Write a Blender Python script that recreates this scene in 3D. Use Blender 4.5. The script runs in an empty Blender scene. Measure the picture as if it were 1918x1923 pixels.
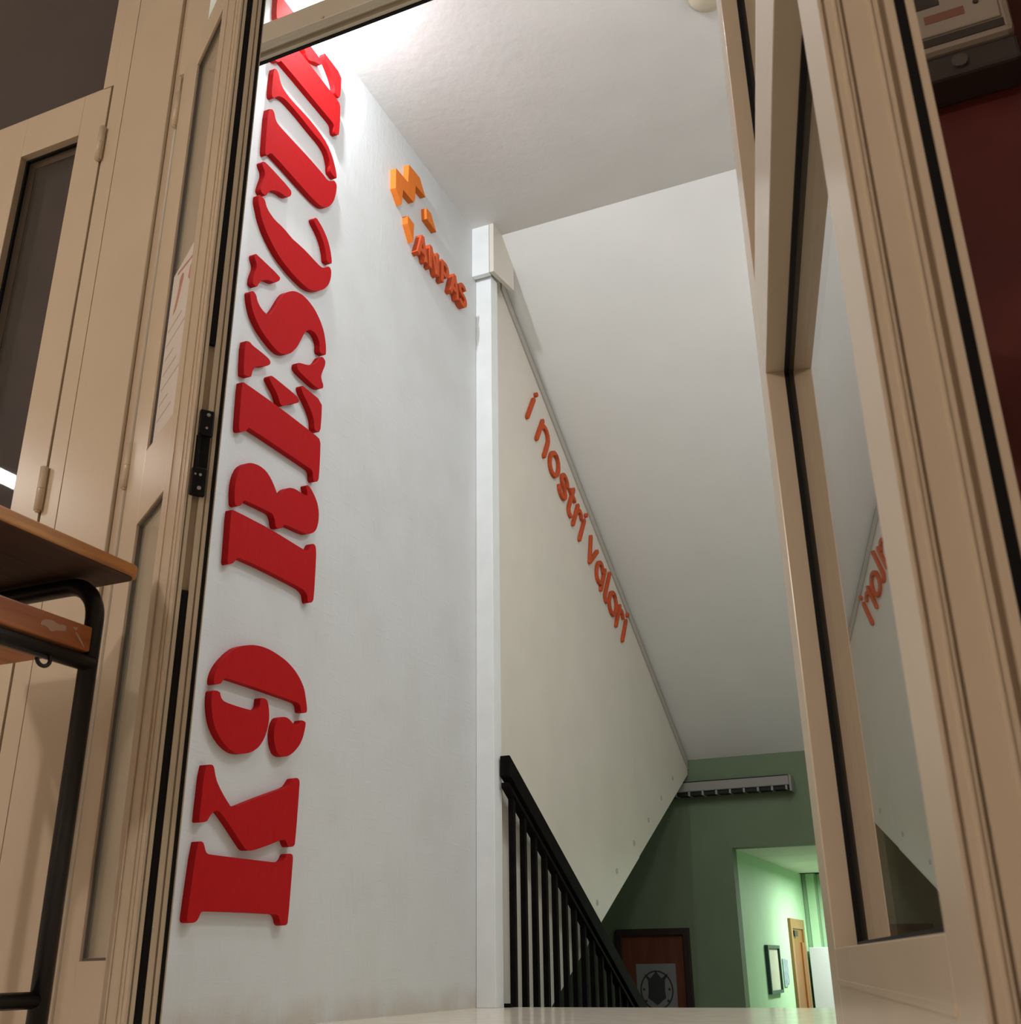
import bpy, bmesh, math, random
from mathutils import Vector, Matrix
random.seed(4)
SC = bpy.context.scene
COL = SC.collection
R = math.radians

# ------------------------------------------------------------------ camera
PITCH, ROLL, AZ, FPX = R(22.8093), R(-0.7863), R(23.1810), 2014.16
def make_camera():
    f0 = Vector((-math.sin(AZ), math.cos(AZ), 0)); r0 = Vector((math.cos(AZ), math.sin(AZ), 0)); u0 = Vector((0, 0, 1))
    fwd = f0 * math.cos(PITCH) + u0 * math.sin(PITCH)
    up = -f0 * math.sin(PITCH) + u0 * math.cos(PITCH)
    r = r0 * math.cos(ROLL) + up * math.sin(ROLL)
    u = -r0 * math.sin(ROLL) + up * math.cos(ROLL)
    cam = bpy.data.cameras.new('camera'); ob = bpy.data.objects.new('camera', cam); COL.objects.link(ob)
    m = Matrix((r, u, -fwd)).transposed().to_4x4(); m.translation = Vector((0, 0, 0.15)); ob.matrix_world = m
    cam.sensor_fit = 'HORIZONTAL'; cam.sensor_width = 36; cam.lens = FPX * 36 / 1918
    cam.clip_start = 0.02; cam.clip_end = 60
    cam.dof.use_dof = True; cam.dof.focus_distance = 3.2; cam.dof.aperture_fstop = 20
    SC.camera = ob
make_camera()
# ------------------------------------------------------------------ world, lights, exposure
w = bpy.data.worlds.new('world'); SC.world = w; w.use_nodes = True
w.node_tree.nodes['Background'].inputs[0].default_value = (0.9, 0.85, 0.8, 1)
w.node_tree.nodes['Background'].inputs[1].default_value = 0.012
SC.view_settings.view_transform = 'Standard'; SC.view_settings.look = 'None'
SC.cycles.adaptive_threshold = 0.02; SC.cycles.max_bounces = 7; SC.cycles.diffuse_bounces = 4; SC.cycles.glossy_bounces = 4; SC.cycles.caustics_reflective = False; SC.cycles.caustics_refractive = False
SC.view_settings.exposure = 0.0; SC.view_settings.gamma = 1.0; SC.view_settings.use_curve_mapping = False
def light(name, kind, loc, power, col, size=None, size_y=None, rot=(0, 0, 0)):
    l = bpy.data.lights.new(name, kind); l.energy = power; l.color = col
    if kind == 'POINT': l.shadow_soft_size = size
    if kind == 'AREA':
        l.shape = 'RECTANGLE'; l.size = size; l.size_y = size_y or size
    o = bpy.data.objects.new(name, l); COL.objects.link(o); o.location = loc; o.rotation_euler = rot
    return o
lamp = light('hall_wall_lamp', 'SPOT', (-1.71, 2.28, 3.40), 52, (0.88, 0.96, 1.0))
lamp.data.spot_size = R(160); lamp.data.spot_blend = 0.7; lamp.data.shadow_soft_size = 0.03
lamp.rotation_euler = Vector((0.12, 0.74, -0.66)).to_track_quat('-Z', 'Y').to_euler()
light('hall_added_fill', 'POINT', (-0.85, 1.80, 2.95), 25, (0.90, 0.97, 1.0), 0.10)  # added fill just inside the hall, no lamp known there
light('hall_added_ceiling_fill', 'AREA', (0.25, 3.20, 3.40), 30, (0.93, 0.97, 1.0), 0.35, 1.2)  # added area fill for the hall and stairwell, fixture made up
light('room_pendant_lamp', 'POINT', (-2.7, -3.5, 2.35), 184, (1.0, 0.86, 0.74), 0.12)
light('room_tube_lamp', 'AREA', (-4.8, -0.5, 2.72), 26, (1.0, 0.93, 0.88), 0.16, 1.8)
light('corridor_tube', 'AREA', (-0.85, 8.75, 0.74), 33, (0.90, 1.0, 0.93), 0.18, 0.9)

# ------------------------------------------------------------------ materials
def mat(name, col, rough=0.5, spec=0.5, noise=0.0, nscale=8.0, bump=0.0, bscale=60.0, metal=0.0, stretch=None, coat=0.0):
    m = bpy.data.materials.new(name); m.use_nodes = True; nt = m.node_tree; b = nt.nodes['Principled BSDF']
    b.inputs['Base Color'].default_value = (*col, 1); b.inputs['Roughness'].default_value = rough
    b.inputs['Specular IOR Level'].default_value = spec; b.inputs['Metallic'].default_value = metal
    b.inputs['Coat Weight'].default_value = coat
    if noise or bump:
        tc = nt.nodes.new('ShaderNodeTexCoord'); mp = nt.nodes.new('ShaderNodeMapping')
        nt.links.new(tc.outputs['Object'], mp.inputs[0])
        if stretch: mp.inputs['Scale'].default_value = stretch
    if noise:
        n = nt.nodes.new('ShaderNodeTexNoise'); n.inputs['Scale'].default_value = nscale; n.inputs['Detail'].default_value = 6
        nt.links.new(mp.outputs[0], n.inputs['Vector'])
        mr = nt.nodes.new('ShaderNodeMapRange'); mr.inputs[1].default_value = 0.3; mr.inputs[2].default_value = 0.7
        mr.inputs[3].default_value = 1 - noise; mr.inputs[4].default_value = 1 + noise
        nt.links.new(n.outputs['Fac'], mr.inputs[0])
        mx = nt.nodes.new('ShaderNodeMix'); mx.data_type = 'RGBA'; mx.blend_type = 'MULTIPLY'; mx.inputs[0].default_value = 1
        mx.inputs[6].default_value = (*col, 1); nt.links.new(mr.outputs[0], mx.inputs[7]); nt.links.new(mx.outputs[2], b.inputs['Base Color'])
    if bump:
        n2 = nt.nodes.new('ShaderNodeTexNoise'); n2.inputs['Scale'].default_value = bscale; n2.inputs['Detail'].default_value = 4
        nt.links.new(mp.outputs[0], n2.inputs['Vector'])
        bp = nt.nodes.new('ShaderNodeBump'); bp.inputs['Strength'].default_value = bump; bp.inputs['Distance'].default_value = 0.004
        nt.links.new(n2.outputs['Fac'], bp.inputs['Height']); nt.links.new(bp.outputs[0], b.inputs['Normal'])
    return m

def strand_board():
    """white painted strand board: thin random flakes under the paint, faint stains low down"""
    m = mat('white_strand_board', (0.78, 0.77, 0.765), 0.55, 0.35); nt = m.node_tree; b = nt.nodes['Principled BSDF']
    tc = nt.nodes.new('ShaderNodeTexCoord')
    hs = []
    for rot, sc in ((0.35, (60, 60, 9)), (1.3, (60, 11, 60)), (2.2, (70, 30, 12))):
        mp = nt.nodes.new('ShaderNodeMapping'); mp.inputs['Rotation'].default_value = (rot, 0, 0); mp.inputs['Scale'].default_value = sc
        nt.links.new(tc.outputs['Object'], mp.inputs[0])
        n = nt.nodes.new('ShaderNodeTexNoise'); n.inputs['Scale'].default_value = 1.0; n.inputs['Detail'].default_value = 3
        nt.links.new(mp.outputs[0], n.inputs['Vector']); hs.append(n.outputs['Fac'])
    a = nt.nodes.new('ShaderNodeMath'); a.operation = 'MAXIMUM'; nt.links.new(hs[0], a.inputs[0]); nt.links.new(hs[1], a.inputs[1])
    a2 = nt.nodes.new('ShaderNodeMath'); a2.operation = 'MAXIMUM'; nt.links.new(a.outputs[0], a2.inputs[0]); nt.links.new(hs[2], a2.inputs[1])
    bp = nt.nodes.new('ShaderNodeBump'); bp.inputs['Strength'].default_value = 0.35; bp.inputs['Distance'].default_value = 0.004
    nt.links.new(a2.outputs[0], bp.inputs['Height']); nt.links.new(bp.outputs[0], b.inputs['Normal'])
    n = nt.nodes.new('ShaderNodeTexNoise'); n.inputs['Scale'].default_value = 5; n.inputs['Detail'].default_value = 7
    nt.links.new(tc.outputs['Object'], n.inputs['Vector'])
    cr = nt.nodes.new('ShaderNodeValToRGB'); cr.color_ramp.elements[0].position = 0.32; cr.color_ramp.elements[0].color = (0.615, 0.608, 0.60, 1)
    cr.color_ramp.elements[1].position = 0.55; cr.color_ramp.elements[1].color = (0.645, 0.642, 0.64, 1)
    nt.links.new(n.outputs['Fac'], cr.inputs[0])
    # scuffed beige stains along the foot of the wall
    sx = nt.nodes.new('ShaderNodeSeparateXYZ'); nt.links.new(tc.outputs['Object'], sx.inputs[0])
    lo = nt.nodes.new('ShaderNodeMapRange'); lo.inputs[1].default_value = 0.0; lo.inputs[2].default_value = 0.13; lo.inputs[3].default_value = 1.0; lo.inputs[4].default_value = 0.0
    nt.links.new(sx.outputs[2], lo.inputs[0])
    n3 = nt.nodes.new('ShaderNodeTexNoise'); n3.inputs['Scale'].default_value = 7; n3.inputs['Detail'].default_value = 5; nt.links.new(tc.outputs['Object'], n3.inputs['Vector'])
    pr = nt.nodes.new('ShaderNodeMath'); pr.operation = 'MULTIPLY'; nt.links.new(lo.outputs[0], pr.inputs[0]); nt.links.new(n3.outputs['Fac'], pr.inputs[1])
    sm = nt.nodes.new('ShaderNodeMapRange'); sm.inputs[1].default_value = 0.18; sm.inputs[2].default_value = 0.5; sm.inputs[3].default_value = 0.0; sm.inputs[4].default_value = 0.6
    nt.links.new(pr.outputs[0], sm.inputs[0])
    mx = nt.nodes.new('ShaderNodeMix'); mx.data_type = 'RGBA'; nt.links.new(sm.outputs[0], mx.inputs[0]); nt.links.new(cr.outputs[0], mx.inputs[6]); mx.inputs[7].default_value = (0.50, 0.42, 0.34, 1)
    nt.links.new(mx.outputs[2], b.inputs['Base Color'])
    return m

def scratched(name, col, light_col):
    """painted foam letter with thin pale scratches"""
    m = mat(name, col, 0.65, 0.10); nt = m.node_tree; b = nt.nodes['Principled BSDF']
    tc = nt.nodes.new('ShaderNodeTexCoord'); mp = nt.nodes.new('ShaderNodeMapping'); mp.inputs['Scale'].default_value = (1, 14, 5); mp.inputs['Rotation'].default_value = (0.5, 0, 0)
    nt.links.new(tc.outputs['Object'], mp.inputs[0])
    n = nt.nodes.new('ShaderNodeTexNoise'); n.inputs['Scale'].default_value = 5; n.inputs['Detail'].default_value = 8; n.inputs['Roughness'].default_value = 0.7
    nt.links.new(mp.outputs[0], n.inputs['Vector'])
    cr = nt.nodes.new('ShaderNodeValToRGB'); e = cr.color_ramp.elements
    e[0].position = 0.25; e[0].color = (*[c * 0.85 for c in col], 1); e[1].position = 0.70; e[1].color = (*col, 1)
    x = cr.color_ramp.elements.new(0.76); x.color = (*light_col, 1)
    nt.links.new(n.outputs['Fac'], cr.inputs[0]); nt.links.new(cr.outputs[0], b.inputs['Base Color'])
    bp = nt.nodes.new('ShaderNodeBump'); bp.inputs['Strength'].default_value = 0.15; bp.inputs['Distance'].default_value = 0.003
    nt.links.new(n.outputs['Fac'], bp.inputs['Height']); nt.links.new(bp.outputs[0], b.inputs['Normal'])
    return m

def glass(name, tint=(0.93, 0.95, 0.93), rough=0.0, f0=0.05):
    """window pane: transparent, mirror-like at grazing angles (Schlick)"""
    m = bpy.data.materials.new(name); m.use_nodes = True; nt = m.node_tree; nt.nodes.clear()
    out = nt.nodes.new('ShaderNodeOutputMaterial'); t = nt.nodes.new('ShaderNodeBsdfTransparent'); t.inputs[0].default_value = (*tint, 1)
    g = nt.nodes.new('ShaderNodeBsdfGlossy'); g.inputs['Roughness'].default_value = rough; g.inputs['Color'].default_value = (0.97, 0.97, 0.97, 1)
    ge = nt.nodes.new('ShaderNodeNewGeometry'); d = nt.nodes.new('ShaderNodeVectorMath'); d.operation = 'DOT_PRODUCT'
    nt.links.new(ge.outputs['Normal'], d.inputs[0]); nt.links.new(ge.outputs['Incoming'], d.inputs[1])
    ab = nt.nodes.new('ShaderNodeMath'); ab.operation = 'ABSOLUTE'; nt.links.new(d.outputs['Value'], ab.inputs[0])
    o = nt.nodes.new('ShaderNodeMath'); o.operation = 'SUBTRACT'; o.inputs[0].default_value = 1; nt.links.new(ab.outputs[0], o.inputs[1])
    p = nt.nodes.new('ShaderNodeMath'); p.operation = 'POWER'; p.inputs[1].default_value = 4.3; nt.links.new(o.outputs[0], p.inputs[0])
    ma = nt.nodes.new('ShaderNodeMath'); ma.operation = 'MULTIPLY_ADD'; ma.inputs[1].default_value = 1 - f0; ma.inputs[2].default_value = f0
    nt.links.new(p.outputs[0], ma.inputs[0])
    mx = nt.nodes.new('ShaderNodeMixShader'); nt.links.new(ma.outputs[0], mx.inputs[0]); nt.links.new(t.outputs[0], mx.inputs[1]); nt.links.new(g.outputs[0], mx.inputs[2])
    nt.links.new(mx.outputs[0], out.inputs[0])
    return m

def wood(name, c1, c2, rough=0.45, scale=6.0, stretch=(1, 12, 12)):
    m = mat(name, c1, rough, 0.4); nt = m.node_tree; b = nt.nodes['Principled BSDF']
    tc = nt.nodes.new('ShaderNodeTexCoord'); mp = nt.nodes.new('ShaderNodeMapping'); mp.inputs['Scale'].default_value = stretch
    nt.links.new(tc.outputs['Object'], mp.inputs[0])
    n = nt.nodes.new('ShaderNodeTexNoise'); n.inputs['Scale'].default_value = scale; n.inputs['Detail'].default_value = 8; n.inputs['Distortion'].default_value = 0.6
    nt.links.new(mp.outputs[0], n.inputs['Vector'])
    cr = nt.nodes.new('ShaderNodeValToRGB'); cr.color_ramp.elements[0].position = 0.3; cr.color_ramp.elements[0].color = (*c2, 1)
    cr.color_ramp.elements[1].position = 0.62; cr.color_ramp.elements[1].color = (*c1, 1)
    nt.links.new(n.outputs['Fac'], cr.inputs[0]); nt.links.new(cr.outputs[0], b.inputs['Base Color'])
    return m

M = {
 'cream': mat('cream_lacquered_aluminium', (0.66, 0.57, 0.44), 0.22, 0.5, 0.03, 5),
 'cream_groove': mat('cream_groove', (0.60, 0.50, 0.38), 0.4, 0.4),
 'bar': mat('aged_cream_aluminium', (0.62, 0.57, 0.48), 0.3, 0.5, 0.04, 6),
 'rubber': mat('black_rubber', (0.006, 0.006, 0.007), 0.6, 0.2),
 'black_metal': mat('black_enamel_steel', (0.010, 0.010, 0.012), 0.38, 0.5, 0.2, 30, 0.15, 180),
 'rail_black': mat('black_brown_railing_paint', (0.007, 0.005, 0.005), 0.75, 0.06, 0.3, 20, 0.3, 120),
 'screw': mat('bright_screw_metal', (0.7, 0.7, 0.7), 0.3, 0.5, metal=0.9),
 'osb': strand_board(),
 'post': mat('white_post_paint', (0.86, 0.87, 0.87), 0.4, 0.4, 0.03, 10, 0.1, 60),
 'panel': mat('white_painted_sheet', (0.76, 0.70, 0.61), 0.5, 0.35, 0.03, 4, 0.06, 40),
 'ceiling': mat('white_ceiling_plaster', (0.78, 0.755, 0.74), 0.85, 0.2, 0.03, 4, 0.25, 28),
 'slope': mat('white_sloped_plaster', (0.86, 0.85, 0.83), 0.8, 0.2, 0.02, 3, 0.1, 20),
 'white_wall': mat('white_wall_plaster', (0.76, 0.75, 0.73), 0.85, 0.2, 0.03, 4, 0.1, 30),
 'red': scratched('red_painted_foam', (0.47, 0.008, 0.010), (0.72, 0.25, 0.22)),
 'orange': scratched('orange_painted_foam', (0.74, 0.19, 0.03), (0.85, 0.42, 0.2)),
 'orange_red': scratched('orange_red_painted_foam', (0.62, 0.105, 0.035), (0.7, 0.25, 0.12)),
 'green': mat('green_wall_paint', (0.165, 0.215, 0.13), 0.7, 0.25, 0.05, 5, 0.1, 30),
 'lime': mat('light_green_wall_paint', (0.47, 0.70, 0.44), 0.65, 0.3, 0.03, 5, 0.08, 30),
 'pale_ceiling': mat('pale_panel_ceiling', (0.74, 0.76, 0.66), 0.8, 0.2, 0.03, 6),
 'maroon': mat('dark_red_wall_paint', (0.115, 0.022, 0.020), 0.5, 0.35, 0.35, 3.5, 0.2, 25),
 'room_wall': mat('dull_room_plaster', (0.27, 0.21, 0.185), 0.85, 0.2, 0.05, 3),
 'floor': mat('polished_beige_stone', (0.74, 0.65, 0.52), 0.15, 0.33, 0.08, 14),
 'stair': mat('stair_stone', (0.42, 0.38, 0.33), 0.3, 0.4, 0.1, 12),
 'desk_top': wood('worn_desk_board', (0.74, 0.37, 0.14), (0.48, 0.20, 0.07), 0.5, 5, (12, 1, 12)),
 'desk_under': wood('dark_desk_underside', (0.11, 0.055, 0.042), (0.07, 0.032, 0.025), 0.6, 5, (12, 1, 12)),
 'shelf': wood('orange_brown_shelf_wood', (0.54, 0.19, 0.06), (0.36, 0.11, 0.035), 0.45, 4, (12, 1, 12)),
 'chalk': mat('pale_scuff_paint', (0.58, 0.38, 0.28), 0.8, 0.2),
 'door_wood': wood('orange_wood_door', (0.26, 0.095, 0.012), (0.20, 0.07, 0.008), 0.4, 4, (12, 12, 1)),
 'door_frame_wood': wood('light_door_frame_wood', (0.31, 0.16, 0.055), (0.25, 0.12, 0.038), 0.4, 4, (12, 12, 1)),
 'brown_board': wood('red_brown_board', (0.15, 0.045, 0.02), (0.11, 0.033, 0.015), 0.5, 3, (10, 10, 1)),
 'dark_frame': mat('dark_brown_frame', (0.030, 0.020, 0.016), 0.45, 0.4),
 'paper': mat('grey_white_paper', (0.22, 0.22, 0.205), 0.8, 0.2),
 'print': mat('dark_print_ink', (0.045, 0.045, 0.042), 0.8, 0.2),
 'pale_print': mat('pale_certificate_print', (0.66, 0.68, 0.52), 0.7, 0.2, 0.06, 20),
 'green_black': mat('green_black_frame', (0.02, 0.05, 0.04), 0.4, 0.4),
 'blue_grey': mat('blue_grey_poster_print', (0.30, 0.38, 0.40), 0.7, 0.2, 0.25, 40),
 'fridge': mat('white_appliance_enamel', (0.62, 0.67, 0.66), 0.35, 0.4),
 'seal': mat('grey_door_seal', (0.25, 0.28, 0.30), 0.6, 0.3),
 'lamp_white': mat('dull_grey_lamp_housing', (0.27, 0.26, 0.23), 0.5, 0.4),  # one even dull grey for the housing
 'dark': mat('dark_louvre_void', (0.012, 0.014, 0.012), 0.6, 0.3),
 'plastic': mat('grey_beige_plastic', (0.40, 0.35, 0.31), 0.4, 0.4, 0.04, 10),
 'plastic_dark': mat('dark_grey_plastic', (0.055, 0.045, 0.045), 0.4, 0.4),
 'rust_print': mat('faded_red_label_print', (0.28, 0.135, 0.105), 0.6, 0.2),
 'detector': mat('yellowed_cream_plastic', (0.58, 0.50, 0.38), 0.45, 0.4),
 'trim_grey': mat('greyed_trim_paint', (0.50, 0.46, 0.40), 0.6, 0.3),
 'grey_seal': mat('grey_brown_glazing_seal', (0.13, 0.11, 0.095), 0.6, 0.3),
 'notice': mat('white_notice_paper', (0.74, 0.72, 0.68), 0.6, 0.3, 0.04, 8),
 'pink_print': mat('faded_pink_print', (0.55, 0.30, 0.24), 0.7, 0.2, 0.15, 60),
 'faint_print': mat('faint_grey_print', (0.56, 0.53, 0.50), 0.7, 0.2),
 'plastic_mid': mat('mid_grey_plastic', (0.11, 0.095, 0.09), 0.5, 0.3),
 'mid_green': mat('mid_green_casing_paint', (0.24, 0.36, 0.22), 0.6, 0.3),
 'backing': mat('added_dark_backing', (0.060, 0.050, 0.050), 0.7, 0.2, 0.1, 6),  # for the sheet added behind the sidelight panes to darken them
 'glass': glass('clear_pane'),
 'glass_dark': glass('sidelight_pane', (0.90, 0.90, 0.92), 0.02, 0.04),
}

# ------------------------------------------------------------------ helpers
def obj(name, verts, faces, m, parent=None, smooth=False):
    me = bpy.data.meshes.new(name); me.from_pydata([tuple(v) for v in verts], [], faces); me.update()
    bm = bmesh.new(); bm.from_mesh(me); bmesh.ops.recalc_face_normals(bm, faces=bm.faces); bm.to_mesh(me); bm.free()
    if smooth:
        for p in me.polygons: p.use_smooth = True
    me.materials.append(M[m] if isinstance(m, str) else m)
    o = bpy.data.objects.new(name, me); COL.objects.link(o)
    if parent: o.parent = parent
    return o
def tag(o, label, cat, group=None, kind=None):
    o['label'] = label; o['category'] = cat
    if group: o['group'] = group
    if kind: o['kind'] = kind
    return o
def thing(name, label, cat, loc=(0, 0, 0), rotz=0, group=None, kind=None):
    o = bpy.data.objects.new(name, None); COL.objects.link(o); o.empty_display_size = 0.05
    o.location = loc; o.rotation_euler = (0, 0, rotz)
    return tag(o, label, cat, group, kind)
BF = [(0, 3, 2, 1), (4, 5, 6, 7), (0, 1, 5, 4), (1, 2, 6, 5), (2, 3, 7, 6), (3, 0, 4, 7)]
def bx(x0, x1, y0, y1, z0, z1):
    return [(x0, y0, z0), (x1, y0, z0), (x1, y1, z0), (x0, y1, z0), (x0, y0, z1), (x1, y0, z1), (x1, y1, z1), (x0, y1, z1)]
def box(name, x0, x1, y0, y1, z0, z1, m, parent=None, bevel=0.0):
    o = obj(name, bx(x0, x1, y0, y1, z0, z1), BF, m, parent)
    if bevel:
        b = o.modifiers.new('bevel', 'BEVEL'); b.width = bevel; b.segments = 2
    return o
def boxes(name, bl, m, parent=None):
    V, F = [], []
    for b in bl:
        k = len(V); V += bx(*b); F += [tuple(i + k for i in f) for f in BF]
    return obj(name, V, F, m, parent)
def prism(name, poly, axis, a, b, m, parent=None, bevel=0.0):
    """poly: 2-D outline; axis 'x': (y,z) outline between x=a,b; 'y': (x,z); 'z': (x,y)"""
    f = {'x': lambda p, t: (t, p[0], p[1]), 'y': lambda p, t: (p[0], t, p[1]), 'z': lambda p, t: (p[0], p[1], t)}[axis]
    n = len(poly); V = [f(p, a) for p in poly] + [f(p, b) for p in poly]
    F = [tuple(range(n)), tuple(range(2 * n - 1, n - 1, -1))] + [(i, (i + 1) % n, n + (i + 1) % n, n + i) for i in range(n)]
    o = obj(name, V, F, m, parent)
    if bevel:
        mo = o.modifiers.new('bevel', 'BEVEL'); mo.width = bevel; mo.segments = 2; mo.limit_method = 'ANGLE'
    return o
def tube(name, pts, r, m, parent=None, n=14, cap=True):
    pts = [Vector(p) for p in pts]; V, F = [], []
    prev = None
    for i, p in enumerate(pts):
        t = (pts[min(i + 1, len(pts) - 1)] - pts[max(i - 1, 0)]).normalized()
        if prev is None:
            a = Vector((0, 0, 1)) if abs(t.z) < 0.9 else Vector((1, 0, 0)); u = t.cross(a).normalized()
        else:
            u = (prev - t * prev.dot(t)).normalized()
        prev = u; v = t.cross(u)
        for k in range(n):
            an = 2 * math.pi * k / n; V.append(p + (u * math.cos(an) + v * math.sin(an)) * r)
    for i in range(len(pts) - 1):
        for k in range(n):
            F.append((i * n + k, i * n + (k + 1) % n, (i + 1) * n + (k + 1) % n, (i + 1) * n + k))
    if cap:
        F.append(tuple(range(n))); F.append(tuple(range(len(pts) * n - 1, (len(pts) - 1) * n - 1, -1)))
    o = obj(name, V, F, m, parent, smooth=True)
    return o
def chaikin(p, it=1, k=0.22):
    for _ in range(it):
        q = []
        for i in range(len(p)):
            a, b = p[i], p[(i + 1) % len(p)]
            q.append((a[0] + (b[0] - a[0]) * k, a[1] + (b[1] - a[1]) * k)); q.append((a[0] + (b[0] - a[0]) * (1 - k), a[1] + (b[1] - a[1]) * (1 - k)))
        p = q
    return p
def arc(c, r, a0, a1, n):
    return [(c[0] + r * math.cos(R(a0 + (a1 - a0) * i / n)), c[1] + r * math.sin(R(a0 + (a1 - a0) * i / n))) for i in range(n + 1)]

# ------------------------------------------------------------------ the setting
XW, XP, YD, YE, YG, ZC, ZL = -1.841, -1.77, 1.5, 4.0, 7.0, 3.45, -1.53
S = 'structure'
tag(box('floor', -6.4, 2.4, -4.6, YE, -0.18, 0, 'floor'), 'polished beige stone floor of the landing and the room', 'floor', kind=S)
tag(box('wall_left', XW - 0.09, XW, 1.60, 3.915, 0, ZC, 'osb'), 'white painted strand board wall carrying the red lettering', 'wall', kind=S)
tag(box('wall_right', 0.9, 1.0, 1.6, YG, ZL, ZC, 'white_wall'), 'plain white wall on the right side of the stair hall', 'wall', kind=S)
tag(box('ceiling', XW - 0.09, 1.0, 1.56, YE, ZC, ZC + 0.1, 'ceiling'), 'flat white plaster ceiling above the landing', 'ceiling', kind=S)
sl = 0.69
def slope_z(y): return ZC - sl * (y - 3.975)
V = [(XP - 0.06, 3.975, ZC), (1.0, 3.975, ZC), (1.0, YG + 0.1, slope_z(YG + 0.1)), (XP - 0.06, YG + 0.1, slope_z(YG + 0.1))]
V += [(x, y, z + 0.12) for x, y, z in V]
tag(obj('ceiling_slope', V, BF, 'slope'), 'sloping white plaster ceiling running down over the stairs', 'ceiling', kind=S)
# green lower hall with the opening to the corridor
o = thing('wall_back', 'dull green end wall of the lower hall at the stair foot', 'wall', (0, 0, 0), kind=S)
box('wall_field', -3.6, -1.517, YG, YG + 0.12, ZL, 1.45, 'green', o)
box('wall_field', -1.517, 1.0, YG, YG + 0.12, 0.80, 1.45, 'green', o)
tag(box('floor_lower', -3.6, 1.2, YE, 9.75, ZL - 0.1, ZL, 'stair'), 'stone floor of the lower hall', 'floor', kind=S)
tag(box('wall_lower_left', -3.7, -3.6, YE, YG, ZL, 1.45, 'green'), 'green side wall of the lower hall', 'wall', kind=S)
tag(box('ceiling_lower', -3.7, XP - 0.06, YE, YG + 0.1, 1.45, 1.53, 'white_wall'), 'low ceiling of the lower hall beside the stairs', 'ceiling', kind=S)
tag(box('wall_landing_front', -3.6, 1.0, YE - 0.16, YE - 0.02, ZL, -0.18, 'white_wall'), 'wall under the landing edge', 'wall', kind=S)
# corridor beyond
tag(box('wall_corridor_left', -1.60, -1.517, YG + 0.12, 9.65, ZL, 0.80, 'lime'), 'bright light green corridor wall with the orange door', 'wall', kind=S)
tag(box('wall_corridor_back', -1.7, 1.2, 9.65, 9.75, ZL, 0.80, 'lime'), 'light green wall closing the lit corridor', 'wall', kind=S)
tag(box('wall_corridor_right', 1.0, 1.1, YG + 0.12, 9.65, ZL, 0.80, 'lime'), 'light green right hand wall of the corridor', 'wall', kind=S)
cc = thing('ceiling_corridor', 'pale panelled ceiling of the lit corridor', 'ceiling', (0, 0, 0), kind=S)
for i in range(4):
    for j in range(4):
        box('panel', -1.6 + 0.6 * j + 0.004, -1.6 + 0.6 * (j + 1) - 0.004, YG + 0.0 + 0.12 + 0.58 * i + 0.004, YG + 0.12 + 0.58 * (i + 1) - 0.004, 0.80, 0.83, 'pale_ceiling', cc)
box('ceiling_back', -1.7, 1.1, YG + 0.12, 9.75, 0.825, 0.88, 'pale_ceiling', cc)

# stairs going down
st = thing('stairs', 'stone stairs going down from the landing to the green hall', 'stairs', (0, YE, 0), kind=S)
for i in range(1, 10):
    box('step', XP - 0.02, 0.9, 0.29 * (i - 1), 0.29 * i + 0.02, ZL if i == 9 else -0.17 * i - 0.17, -0.17 * i, 'stair', st)

# post, cap and sheet beside the stairs
tp = thing('trim_4', 'tall white boxed post at the end of the lettered wall', 'post', (0, 0, 0), kind=S)
box('post_body', XW, -1.762, 3.915, 3.99, 0, 3.19, 'post', tp, 0.002)
box('back_filler', XW, -1.80, 3.99, 4.08, 0, 3.19, 'panel', tp)
cap = thing('trim_5', 'white box cap on top of the post under the ceiling', 'post cap', (0, 0, 0), kind=S)
box('front_board', XW, -1.752, 3.872, 3.90, 3.172, ZC, 'post', cap, 0.001)
prism('side_board', [(3.872, 3.172), (4.118, 3.215), (4.118, ZC - 0.085), (4.0, ZC), (3.872, ZC)], 'x', -1.750, -1.728, 'panel', cap, 0.001)

SX, SY, SA = -1.812, 4.1, R(-1.03)           # the sheet stands very slightly askew
ps = thing('stairwell_sheet', 'large white sheet hung beside the stairs carrying the orange words', 'panel', (SX, SY, 0), SA)
def ptop(y): return slope_z(y) - 0.012
seam = 5.872
def plow(y): return 0.305 + 0.533 * (y - 5.186)
def loc(q): return [(y - SY, z) for y, z in q]
prism('sheet', loc([(3.995, -0.5), (3.995, 3.30), (4.10, ptop(4.15)), (seam - 0.0012, ptop(seam)), (seam - 0.0012, plow(seam)), (4.0, plow(4.0))]), 'x', -0.012, 0, 'panel', ps)
prism('sheet', loc([(seam + 0.0012, plow(seam) + 0.006), (seam + 0.0012, ptop(seam)), (6.985, ptop(6.985)), (6.985, 1.268)]), 'x', -0.012, 0, 'panel', ps)
for (y, z) in [(6.626, 1.194), (6.352, 1.044), (6.073, 0.887), (5.79, 0.738), (5.487, 0.575), (5.178, 0.412), (6.96, 1.375)]:
    prism('screw_cap', arc((y - SY, z), 0.015, 0, 345, 11), 'x', -0.001, 0.0015, 'trim_grey', ps)
cs = thing('trim_6', 'narrow cover strip where the white sheet meets the sloping ceiling', 'trim', (SX, SY, 0), SA, kind=S)
def strip(name, y0, y1, d0, d1, x0, x1, m):
    q = loc([(y0, ptop(y0) + d0), (y1, ptop(y1) + d0), (y1, ptop(y1) + d1), (y0, ptop(y0) + d1)])
    return prism(name, q, 'x', x0, x1, m, cs)
strip('cover_strip', 4.14, 6.98, -0.062, -0.006, 0.001, 0.008, 'trim_grey')
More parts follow.
